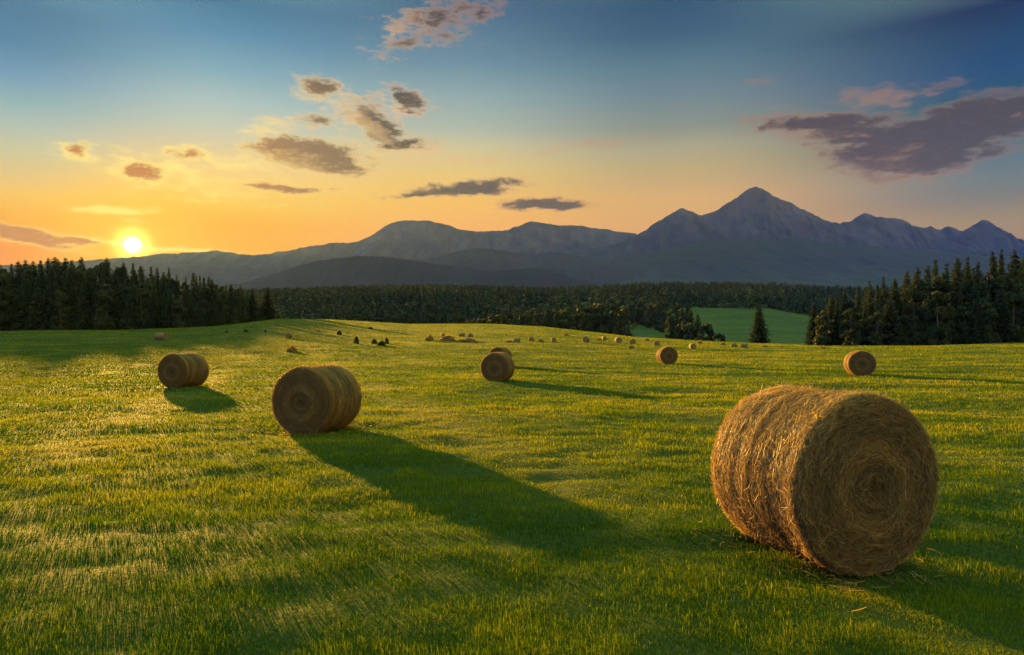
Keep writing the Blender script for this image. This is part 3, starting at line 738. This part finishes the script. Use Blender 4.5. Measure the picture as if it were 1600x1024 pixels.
# ------------------------------------------------------------------ grass blades
def grass():
    r = np.random.default_rng(21)
    rings = [2.4]
    while rings[-1] < 285: rings.append(rings[-1]*1.06)
    P = []
    for a, b in zip(rings[:-1], rings[1:]):
        m = (a+b)/2
        dens = 5200*(4.5/m)**1.72
        n = int(dens*math.radians(41)*(b*b-a*a)); A = r.uniform(-math.radians(41), math.radians(41), n)
        side = math.radians(75 if m < 10 else (66 if m < 60 else 54)); k2 = int(n*0.62*(side/math.radians(41)-1))   # thinner to the sides
        A = np.concatenate([A, np.sign(r.normal(0, 1, k2))*r.uniform(math.radians(41), side, k2)]); n += k2
        R = np.sqrt(r.uniform(a*a, b*b, n))
        P.append(np.stack([R*np.sin(A), R*np.cos(A), np.full(n, m)], -1))
    P = np.vstack(P); x, y, m = P.T
    keep = np.ones(len(x), bool)
    pxx = 800+F*x/np.maximum(y, 0.1); keep &= y < np.interp(pxx, PXS, CD)*1.05
    for bx, by, az, L, D in BALES:
        u = (x-bx)*math.sin(az)+(y-by)*math.cos(az); w = (x-bx)*math.cos(az)-(y-by)*math.sin(az)
        keep &= ~((np.abs(u) < L/2-0.02) & (np.abs(w) < 0.22*D))
    tuft = fbm(x/0.5, y/0.4, 12, 3); patch = fbm(x/3.5, y/2.2, 14, 3); big = fbm(x/16, y/7, 15, 3)
    keep &= r.random(len(x)) < (0.45+0.9*tuft)
    x, y, m, tuft, patch, big = [q_[keep] for q_ in (x, y, m, tuft, patch, big)]
    n = len(x); z = ground_z(x, y)
    far = np.clip(m/5, 1, None)
    # windrows of dry cut straw
    row = np.exp(-((((x*0.90+y*0.30) % 7.0)-3.5)/0.9)**2)*sstep(0.42, 0.60, fbm(x/5, y/5, 51, 3))
    h = (0.024+0.064*tuft**1.5+0.026*(patch-0.4))*r.uniform(0.6, 1.35, n)*(1+0.25*np.log(far))
    h = np.clip(h*(1-0.45*row), 0.02, 0.4)
    w = 0.0033*far**0.95*r.uniform(0.7, 1.35, n)
    a = r.uniform(0, 2*np.pi, n); lean = np.abs(r.normal(0.62, 0.45, n))*h+(row > 0.4)*h*0.3
    d = np.stack([np.cos(a), np.sin(a), 0*a], -1); s = np.stack([-np.sin(a), np.cos(a), 0*a], -1)
    b = np.stack([x, y, z-0.006], -1); up = np.array([0, 0, 1.0])
    mid = b+d*(lean*0.34)[:, None]+up*(h*0.62)[:, None]
    tip = b+d*(lean*1.05)[:, None]+up*(h*np.clip(1.08-0.36*lean/h, 0.22, 1.05))[:, None]
    W = w[:, None]
    v = np.stack([b-s*W/2, b+s*W/2, mid-s*W*0.42, mid+s*W*0.42, tip], 1).reshape(-1, 3)
    o = np.arange(n)*5
    q = np.stack([o, o+1, o+3, o+2], -1); t = np.stack([o+2, o+3, o+4], -1)
    tone = 0.30+0.50*(big-0.5)+0.85*(patch-0.5)+0.45*(tuft-0.5)+r.normal(0, 0.13, n)+0.26*row*(r.random(n) < 0.75)+(r.random(n) < 0.05)*0.35
    tone = tone-0.10*(1-sstep(4, 20, np.hypot(x, y)))  # greener near the camera, also a foreground vignette painted into the blade colour
    print('grass blades', n)
    return mesh_np('grass', v, q, t, attrs={'tone': np.repeat(np.clip(tone, 0, 1), 5)})
gr = link('grass', grass(), M_GRASS)
tag(gr, 'short green and yellow grass covering the mown field', 'grass', kind='stuff')

# ------------------------------------------------------------------ loose stalks lying on the stubble
def stalks():
    r = np.random.default_rng(33); X, Y = [], []
    for bx, by, az, L, D in BALES[:3]:
        n = 260; u = r.uniform(-L/2-0.25, L/2+0.35, n); w = np.sign(r.normal(0, 1, n))*(0.22*D+np.abs(r.normal(0, 0.33, n)))
        end = r.random(n) < 0.4; u = np.where(end, np.sign(r.normal(0, 1, n))*(L/2+np.abs(r.normal(0, 0.22, n))), u); w = np.where(end, r.normal(0, 0.45, n), w)
        X.append(bx+u*math.sin(az)+w*math.cos(az)); Y.append(by+u*math.cos(az)-w*math.sin(az))
    x = np.concatenate(X); y = np.concatenate(Y); n = len(x)
    a = r.uniform(0, 6.28, n); ln = r.uniform(0.06, 0.22, n); cv = r.normal(0, 0.8, n)
    t = np.linspace(-0.5, 0.5, 4)[None, :]; aa = a[:, None]+cv[:, None]*t
    px_ = x[:, None]+np.cos(aa)*ln[:, None]*t; py_ = y[:, None]+np.sin(aa)*ln[:, None]*t
    pz = ground_z(px_, py_)+r.uniform(0.012, 0.045, n)[:, None]+r.normal(0, 0.10, n)[:, None]*ln[:, None]*t
    pts = np.stack([px_, py_, pz], -1); tan = unit(np.gradient(pts, axis=1)); side = unit(np.cross(tan, np.array([0, 0, 1.0])+r.normal(0, 0.6, (n, 1, 3))))
    w = (0.0036*np.clip(np.hypot(x, y)/6, 1, 4))[:, None]*np.array([0.7, 1, 1, 0.6])
    v, q, tn = ribbons(pts, side, w, np.clip(r.normal(0.5, 0.2, n), 0, 1))
    return mesh_np('scattered_straw', v, q, attrs={'tone': tn})
tag(link('scattered_straw', stalks(), M_STRAW), 'dry straw stalks scattered on the grass around the bales', 'straw', kind='stuff')

# ------------------------------------------------------------------ haze
def haze():
    x0, x1, y0, y1, z0, z1 = -9500, 9500, -300, 10600, -60, 1720
    v = [(x, y, z) for z in (z0, z1) for y in (y0, y1) for x in (x0, x1)]
    q = [(0, 2, 3, 1), (4, 5, 7, 6), (0, 1, 5, 4), (2, 6, 7, 3), (0, 4, 6, 2), (1, 3, 7, 5)]
    m, nt = new_mat('haze_air'); out = N(nt, 'ShaderNodeOutputMaterial'); add = N(nt, 'ShaderNodeAddShader')
    for k, (c, d, g) in enumerate([((0.07, 0.150, 0.35, 1), HAZE_DENSITY, -0.6), ((1.0, 0.42, 0.08, 1), HAZE_DENSITY*0.034, 0.62)]):
        vol = N(nt, 'ShaderNodeVolumePrincipled')
        vol.inputs['Color'].default_value = c; vol.inputs['Density'].default_value = d
        vol.inputs['Absorption Color'].default_value = (1, 1, 1, 1); vol.inputs['Anisotropy'].default_value = g
        nt.links.new(vol.outputs[0], add.inputs[k])
    nt.links.new(add.outputs[0], out.inputs['Volume'])
    o = link('haze', mesh_np('haze', v, q), m); return tag(o, 'thin evening haze in the air over field and valley', 'haze', kind='stuff')
haze()

# ------------------------------------------------------------------ sky
def azel(px, py):
    dx = px-800.0
    return math.degrees(math.atan2(dx, F)), math.degrees(math.atan2(HOR-py, math.hypot(F, dx)))

SKYROWS = {   # image column -> [(row, sRGB)] of the clear sky
    -4: [(0, (90, 128, 153)), (60, (98, 140, 165)), (110, (124, 160, 178)), (150, (150, 180, 182)), (190, (178, 192, 178)), (230, (205, 200, 160)), (270, (230, 200, 135)), (300, (246, 198, 110)), (340, (252, 185, 75)), (385, (252, 160, 45))],
    350: [(0, (88, 130, 155)), (50, (105, 148, 172)), (110, (140, 175, 185)), (160, (178, 196, 188)), (200, (205, 205, 178)), (240, (232, 208, 155)), (280, (250, 212, 130)), (320, (254, 205, 100)), (350, (254, 190, 70)), (392, (250, 165, 50))],
    700: [(0, (82, 112, 136)), (50, (98, 130, 150)), (100, (118, 148, 162)), (150, (150, 172, 172)), (200, (182, 188, 168)), (230, (208, 198, 155)), (270, (232, 200, 130)), (310, (245, 195, 110)), (345, (248, 185, 95)), (400, (245, 170, 80))],
    1050: [(0, (62, 92, 118)), (50, (72, 102, 126)), (100, (94, 124, 140)), (150, (118, 138, 145)), (200, (145, 152, 140)), (230, (172, 165, 138)), (260, (190, 170, 130)), (285, (204, 172, 124)), (310, (220, 175, 115)), (400, (225, 165, 100))],
    1590: [(0, (2, 63, 99)), (50, (7, 75, 111)), (100, (20, 82, 120)), (150, (42, 92, 120)), (200, (72, 108, 126)), (240, (98, 120, 132)), (270, (114, 126, 134)), (300, (130, 130, 130)), (340, (155, 138, 125)), (400, (165, 130, 110))],
}
SKY_TUNE = {-4: [[0.0539, 0.1766, 0.3221], [0.06, 0.2108, 0.3742], [0.1338, 0.3031, 0.4777], [0.2309, 0.4061, 0.4733], [0.3908, 0.4841, 0.4608], [0.5402, 0.5233, 0.3347], [0.7085, 0.5018, 0.2084], [0.8435, 0.4955, 0.0903], [0.857, 0.3543, 0.0003], [0.829, 0.2238, 0.0003]], 350: [[0.0514, 0.1815, 0.32], [0.0864, 0.2545, 0.4246], [0.2059, 0.3878, 0.4984], [0.3916, 0.518, 0.5315], [0.5414, 0.566, 0.4635], [0.7519, 0.574, 0.3102], [0.9125, 0.61, 0.1786], [0.8997, 0.5355, 0.0509], [0.9176, 0.3984, 0.0003], [0.8824, 0.3889, 0.0003]], 700: [[0.053, 0.1314, 0.2394], [0.0887, 0.1974, 0.303], [0.1418, 0.2635, 0.3614], [0.2702, 0.39, 0.4279], [0.4187, 0.4731, 0.4041], [0.6132, 0.5485, 0.3182], [0.7856, 0.5564, 0.1914], [0.8836, 0.5128, 0.1013], [0.9092, 0.4522, 0.1013], [0.8836, 0.369, 0.1013]], 1050: [[0.0236, 0.0831, 0.1687], [0.036, 0.1042, 0.1947], [0.0875, 0.1835, 0.2537], [0.1517, 0.2298, 0.2786], [0.2449, 0.2826, 0.2419], [0.3981, 0.3628, 0.2425], [0.4937, 0.3826, 0.1832], [0.578, 0.3881, 0.1695], [0.6898, 0.4042, 0.1393], [0.7271, 0.3518, 0.0953]], 1590: [[0.0003, 0.0202, 0.0914], [0.0003, 0.0461, 0.131], [0.0003, 0.0568, 0.1726], [0.0003, 0.0728, 0.1346], [0.0244, 0.1131, 0.1489], [0.0896, 0.1535, 0.191], [0.135, 0.174, 0.1854], [0.1763, 0.1743, 0.1497], [0.3271, 0.2275, 0.0864], [0.3756, 0.1966, 0.0373]]}

def world():
    w = bpy.data.worlds.new('World'); sc.world = w; w.use_nodes = True
    nt = w.node_tree; nt.nodes.clear(); L = nt.links
    out = N(nt, 'ShaderNodeOutputWorld'); bg = N(nt, 'ShaderNodeBackground')
    def math_(op, a, b=None, c=None, clamp=False):
        n = N(nt, 'ShaderNodeMath', operation=op, use_clamp=clamp)
        for k, q in enumerate((a, b, c)):
            if q is None: continue
            if isinstance(q, (int, float)): n.inputs[k].default_value = q
            else: L.new(q, n.inputs[k])
        return n.outputs[0]
    def mixc(f, a, b, blend='MIX'):
        n = N(nt, 'ShaderNodeMix', data_type='RGBA', blend_type=blend)
        for k, q in ((0, f), (6, a), (7, b)):
            if isinstance(q, (int, float)): n.inputs[k].default_value = q
            elif isinstance(q, (tuple, list, np.ndarray)): n.inputs[k].default_value = (*[float(t) for t in q[:3]], 1)
            else: L.new(q, n.inputs[k])
        return n.outputs[2]
    def smooth(x, a, b):
        n = N(nt, 'ShaderNodeMapRange', interpolation_type='SMOOTHSTEP', i_1=float(a), i_2=float(b)); L.new(x, n.inputs[0]); return n.outputs[0]
    tc = N(nt, 'ShaderNodeTexCoord'); nv = N(nt, 'ShaderNodeVectorMath', operation='NORMALIZE'); L.new(tc.outputs['Generated'], nv.inputs[0])
    sp = N(nt, 'ShaderNodeSeparateXYZ'); L.new(nv.outputs[0], sp.inputs[0])
    az = math_('DEGREES', math_('ARCTAN2', sp.outputs[0], sp.outputs[1])); el = math_('DEGREES', math_('ARCSINE', sp.outputs[2]))
    # graded evening gradient: one ramp of elevation for each of five azimuths
    t = math_('DIVIDE', el, 90.0, clamp=True)
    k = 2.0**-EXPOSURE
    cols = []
    ZEN_FILL = np.array([0.76, 1.28, 0.86])*k  # unseen upper sky, brightened to add fill light on the ground
    for pxc, st in SKYROWS.items():
        A = azel(pxc, HOR)[0]; tune = SKY_TUNE.get(pxc); stops = []
        for idx in reversed(range(len(st))):
            v = srgb(*st[idx][1])*k if tune is None else np.array(tune[idx])*k
            stops.append((max(azel(pxc, st[idx][0])[1], 0)/90, v))
        stops += [(40/90, ZEN_FILL), (1.0, ZEN_FILL)]
        r = ramp(nt, stops, 'LINEAR'); L.new(t, r.inputs[0]); cols.append((A, r.outputs[0]))
    c = cols[0][1]
    for (a0, _), (a1, c1) in zip(cols[:-1], cols[1:]): c = mixc(smooth(az, a0, a1), c, c1)
    # behind the viewer: physical sky, with a tint added to steer haze and fill
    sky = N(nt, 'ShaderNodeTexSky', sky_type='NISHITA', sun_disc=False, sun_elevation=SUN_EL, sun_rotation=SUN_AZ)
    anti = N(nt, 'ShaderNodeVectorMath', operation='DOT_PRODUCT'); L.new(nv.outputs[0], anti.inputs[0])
    anti.inputs[1].default_value = (math.sin(SUN_AZ+math.pi), math.cos(SUN_AZ+math.pi), 0.0)      # warm tint opposite the sun, blue to the side, chosen to colour the haze
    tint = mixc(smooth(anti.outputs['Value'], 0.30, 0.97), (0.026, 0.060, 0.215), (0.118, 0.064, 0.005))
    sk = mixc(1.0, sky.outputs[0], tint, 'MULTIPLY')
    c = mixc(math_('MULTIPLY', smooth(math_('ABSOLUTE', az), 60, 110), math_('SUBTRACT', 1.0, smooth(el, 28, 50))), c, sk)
    # clouds
    P = N(nt, 'ShaderNodeCombineXYZ'); L.new(az, P.inputs[0]); L.new(el, P.inputs[1])
    wn = N(nt, 'ShaderNodeTexNoise', i_Scale=0.55, i_Detail=4.0, i_Roughness=0.6); 
    mpn = N(nt, 'ShaderNodeMapping'); mpn.inputs['Scale'].default_value = (0.6, 1.5, 1); L.new(P.outputs[0], mpn.inputs[0]); L.new(mpn.outputs[0], wn.inputs['Vector'])
    dv = N(nt, 'ShaderNodeVectorMath', operation='SUBTRACT'); L.new(wn.outputs['Color'], dv.inputs[0]); dv.inputs[1].default_value = (0.5, 0.5, 0.5)
    mv = N(nt, 'ShaderNodeVectorMath', operation='MULTIPLY'); L.new(dv.outputs[0], mv.inputs[0]); mv.inputs[1].default_value = (2.4, 0.9, 0)
    PW = N(nt, 'ShaderNodeVectorMath', operation='ADD'); L.new(P.outputs[0], PW.inputs[0]); L.new(mv.outputs[0], PW.inputs[1])
    fn = N(nt, 'ShaderNodeTexNoise', i_Scale=0.95, i_Detail=8.0, i_Roughness=0.66)
    mpf = N(nt, 'ShaderNodeMapping'); mpf.inputs['Scale'].default_value = (0.7, 1.9, 1); L.new(P.outputs[0], mpf.inputs[0]); L.new(mpf.outputs[0], fn.inputs['Vector'])
    fine = math_('SUBTRACT', fn.outputs[0], 0.5)
    def field(lst, src):
        acc = None
        for px, py, rx, ry, rot, s in lst:
            a0, e0 = azel(px, py); dpx = 1600/73.7
            a1, _ = azel(px+rx, py); rad_a = abs(a1-a0); _, e1 = azel(px, py-ry); rad_e = abs(e1-e0)
            m = N(nt, 'ShaderNodeMapping', vector_type='TEXTURE')
            m.inputs['Location'].default_value = (a0, e0, 0); m.inputs['Rotation'].default_value = (0, 0, math.radians(rot)); m.inputs['Scale'].default_value = (rad_a, rad_e, 1)
            L.new(src, m.inputs[0]); ln = N(nt, 'ShaderNodeVectorMath', operation='LENGTH'); L.new(m.outputs[0], ln.inputs[0])
            v = math_('MULTIPLY_ADD', ln.outputs['Value'], -s, s)
            acc = v if acc is None else math_('MAXIMUM', acc, v)
        return acc
    DARK = [(482, 242, 108, 34, -3, 1.6), (445, 232, 65, 26, 5, 1.2), (520, 258, 75, 20, -5, 1.2), (445, 294, 95, 10, 0, 1.0), (222, 268, 50, 19, 0, 1.1), (292, 241, 42, 15, 5, .8), (122, 233, 32, 16, 0, .9), (496, 135, 38, 21, 0, 1.3),
                  (636, 155, 42, 24, -20, 1.3), (590, 196, 66, 30, -30, 1.2), (560, 172, 45, 24, 20, .7), (628, 227, 70, 13, 5, .95), (494, 187, 38, 11, 5, .85),
                  (730, 294, 112, 16, 5, 1.4), (650, 305, 80, 6, 6, .85), (852, 320, 88, 12, -1, 1.4), (30, 367, 125, 17, -7, 1.6), (110, 377, 75, 8, -4, 1.2),
                  (690, 26, 85, 30, 10, .7), (640, 62, 60, 20, 25, .55), (752, 22, 45, 18, 20, .7), (690, 50, 50, 20, 0, .55),
                  (1430, 230, 165, 54, 0, 2.0), (1490, 198, 150, 48, 8, 1.8), (1590, 178, 120, 42, 15, 1.6), (1290, 192, 150, 19, -4, 1.35), (1350, 212, 130, 30, -8, 1.3), (1370, 246, 120, 36, -10, 1.3), (1450, 262, 90, 18, 0, 1.0), (1545, 238, 65, 16, 8, .7), (1470, 135, 50, 9, 8, .5)]
    BIG = [q for q in DARK if q[2]*q[3]*q[5] > 2300 and q[3] > 20]
    big = field(BIG, PW.outputs[0])
    dark = math_('MAXIMUM', big, field([q for q in DARK if q not in BIG], PW.outputs[0]))
    SH = N(nt, 'ShaderNodeVectorMath', operation='ADD'); L.new(PW.outputs[0], SH.inputs[0]); SH.inputs[1].default_value = (-1.3, -0.6, 0)
    sunward = math_('MULTIPLY', math_('SUBTRACT', big, field(BIG, SH.outputs[0])), smooth(big, -0.1, 0.3))      # thin toward the sun: a lit flank
    wisp = field([(425, 197, 75, 24, 15, .8), (560, 178, 75, 46, -20, .8), (630, 165, 58, 30, 0, .75), (250, 264, 130, 28, -8, .65), (222, 270, 75, 30, 0, .9), (122, 238, 62, 22, -10, .85), (496, 140, 60, 30, 0, .8), (480, 248, 130, 38, 0, .65), (380, 255, 120, 22, 5, .6),
                  (300, 240, 75, 22, 0, .75), (180, 329, 85, 11, 3, 1.0), (205, 345, 45, 6, 0, .7), (640, 235, 110, 20, 0, .7), (170, 379, 120, 7, -2, .8), (270, 388, 140, 7, 0, .9), (330, 300, 160, 22, 0, .45), (730, 300, 120, 14, 5, .5),
                  (1370, 152, 95, 26, -5, 1.0), (1260, 196, 150, 34, -8, .95), (1380, 245, 140, 50, -12, .95), (1430, 272, 110, 16, 0, .8), (1190, 131, 50, 10, -5, .6), (640, 40, 70, 40, 20, .45), (930, 225, 180, 16, 4, .5), (690, 250, 150, 12, 2, .55)], PW.outputs[0])
    fn2 = N(nt, 'ShaderNodeTexNoise', i_Scale=3.2, i_Detail=6.0, i_Roughness=0.6)
    mp2 = N(nt, 'ShaderNodeMapping'); mp2.inputs['Scale'].default_value = (0.75, 1.7, 1); L.new(P.outputs[0], mp2.inputs[0]); L.new(mp2.outputs[0], fn2.inputs['Vector'])
    fine2 = math_('SUBTRACT', fn2.outputs[0], 0.5)
    dark = math_('MULTIPLY_ADD', fine2, 0.65, dark)
    dd = math_('MULTIPLY_ADD', fine, 2.2, dark); ww = math_('MULTIPLY_ADD', fine, 2.4, wisp)
    da = smooth(dd, -0.12, 0.80); wa = math_('MULTIPLY', smooth(ww, 0.02, 0.85), 0.60)
    # tints follow the distance from the sun
    sa, se = azel(207, 383)
    sd = N(nt, 'ShaderNodeVectorMath', operation='DISTANCE'); L.new(P.outputs[0], sd.inputs[0]); sd.inputs[1].default_value = (sa, se, 0)
    dist = sd.outputs['Value']
    far = smooth(dist, 4, 52)
    wl = ramp(nt, [(0.0, srgb(255, 232, 130)*k*1.15), (0.12, srgb(255, 214, 130)*k), (0.35, srgb(238, 192, 140)*k), (0.65, srgb(206, 148, 112)*k), (1.0, srgb(160, 122, 100)*k)]); L.new(far, wl.inputs[0])
    dl = ramp(nt, [(0.0, srgb(190, 110, 55)*k), (0.12, srgb(142, 108, 78)*k), (0.3, srgb(84, 73, 62)*k), (0.5, srgb(78, 69, 70)*k), (1.0, srgb(70, 61, 67)*k)]); L.new(far, dl.inputs[0])
    g1 = math_('POWER', math_('SUBTRACT', 1.0, smooth(dist, 0.0, 10.0)), 1.6)
    c = mixc(math_('MULTIPLY', g1, 0.60), c, tuple(srgb(255, 190, 48)*k*1.25*np.array([1.05, 1, 0.2])))
    c = mixc(wa, c, wl.outputs[0])
    core = dl.outputs[0]
    puff = smooth(math_('MULTIPLY_ADD', fine2, 1.4, fine), 0.04, 0.36)
    core = mixc(math_('MULTIPLY', puff, 0.22), core, wl.outputs[0])
    flank = math_('MULTIPLY_ADD', fine2, 1.0, math_('MULTIPLY_ADD', fine, 1.4, sunward))
    core = mixc(math_('MULTIPLY', smooth(flank, 0.38, 1.15), 0.5), core, wl.outputs[0])
    rim = mixc(smooth(dd, 0.02, 0.75), wl.outputs[0], core)
    c = mixc(math_('MULTIPLY', da, 0.94), c, rim)
    # the sun's disc and its glow
    g2 = math_('POWER', math_('SUBTRACT', 1.0, smooth(dist, 0.1, 2.6)), 3.0)
    c = mixc(1.0, c, mixc(g2, (0, 0, 0), (2.2*k, 1.5*k, 0.35*k)), 'ADD')
    disc = math_('POWER', math_('SUBTRACT', 1.0, smooth(dist, 0.0, 1.0)), 4.0)
    c = mixc(1.0, c, mixc(disc, (0, 0, 0), (6.0, 5.4, 3.6)), 'ADD')
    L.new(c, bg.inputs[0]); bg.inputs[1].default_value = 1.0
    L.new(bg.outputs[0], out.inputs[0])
    w.cycles.sampling_method = 'MANUAL'; w.cycles.sample_map_resolution = 512
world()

# ------------------------------------------------------------------ sun and camera
sl = bpy.data.lights.new('sun', 'SUN'); sl.energy = 5.0; sl.angle = math.radians(0.9); sl.color = (1.0, 0.55, 0.10)
so = bpy.data.objects.new('sun', sl); COL.objects.link(so)
S = Vector((math.sin(SUN_AZ)*math.cos(SUN_EL), math.cos(SUN_AZ)*math.cos(SUN_EL), math.sin(SUN_EL)))
so.rotation_euler = S.to_track_quat('Z', 'Y').to_euler(); so.location = (-20, 40, 30)

cam = bpy.data.cameras.new('camera'); cam.sensor_width = 36.0; cam.lens = 24.0
cam.shift_y = (HOR-512)/1600; cam.clip_start = 0.1; cam.clip_end = 60000
co = bpy.data.objects.new('camera', cam); COL.objects.link(co)
co.location = (0, 0, EYE); co.rotation_euler = (math.radians(90), 0, 0)
sc.camera = co

sc.view_settings.view_transform = 'Standard'; sc.view_settings.look = 'None'
sc.view_settings.exposure = EXPOSURE; sc.view_settings.gamma = 1.0
cy = sc.cycles
cy.max_bounces = 5; cy.diffuse_bounces = 2; cy.glossy_bounces = 1; cy.transmission_bounces = 3; cy.volume_bounces = 0; cy.transparent_max_bounces = 6
cy.caustics_reflective = False; cy.caustics_refractive = False
cy.sample_clamp_indirect = 6.0; cy.use_denoising = True
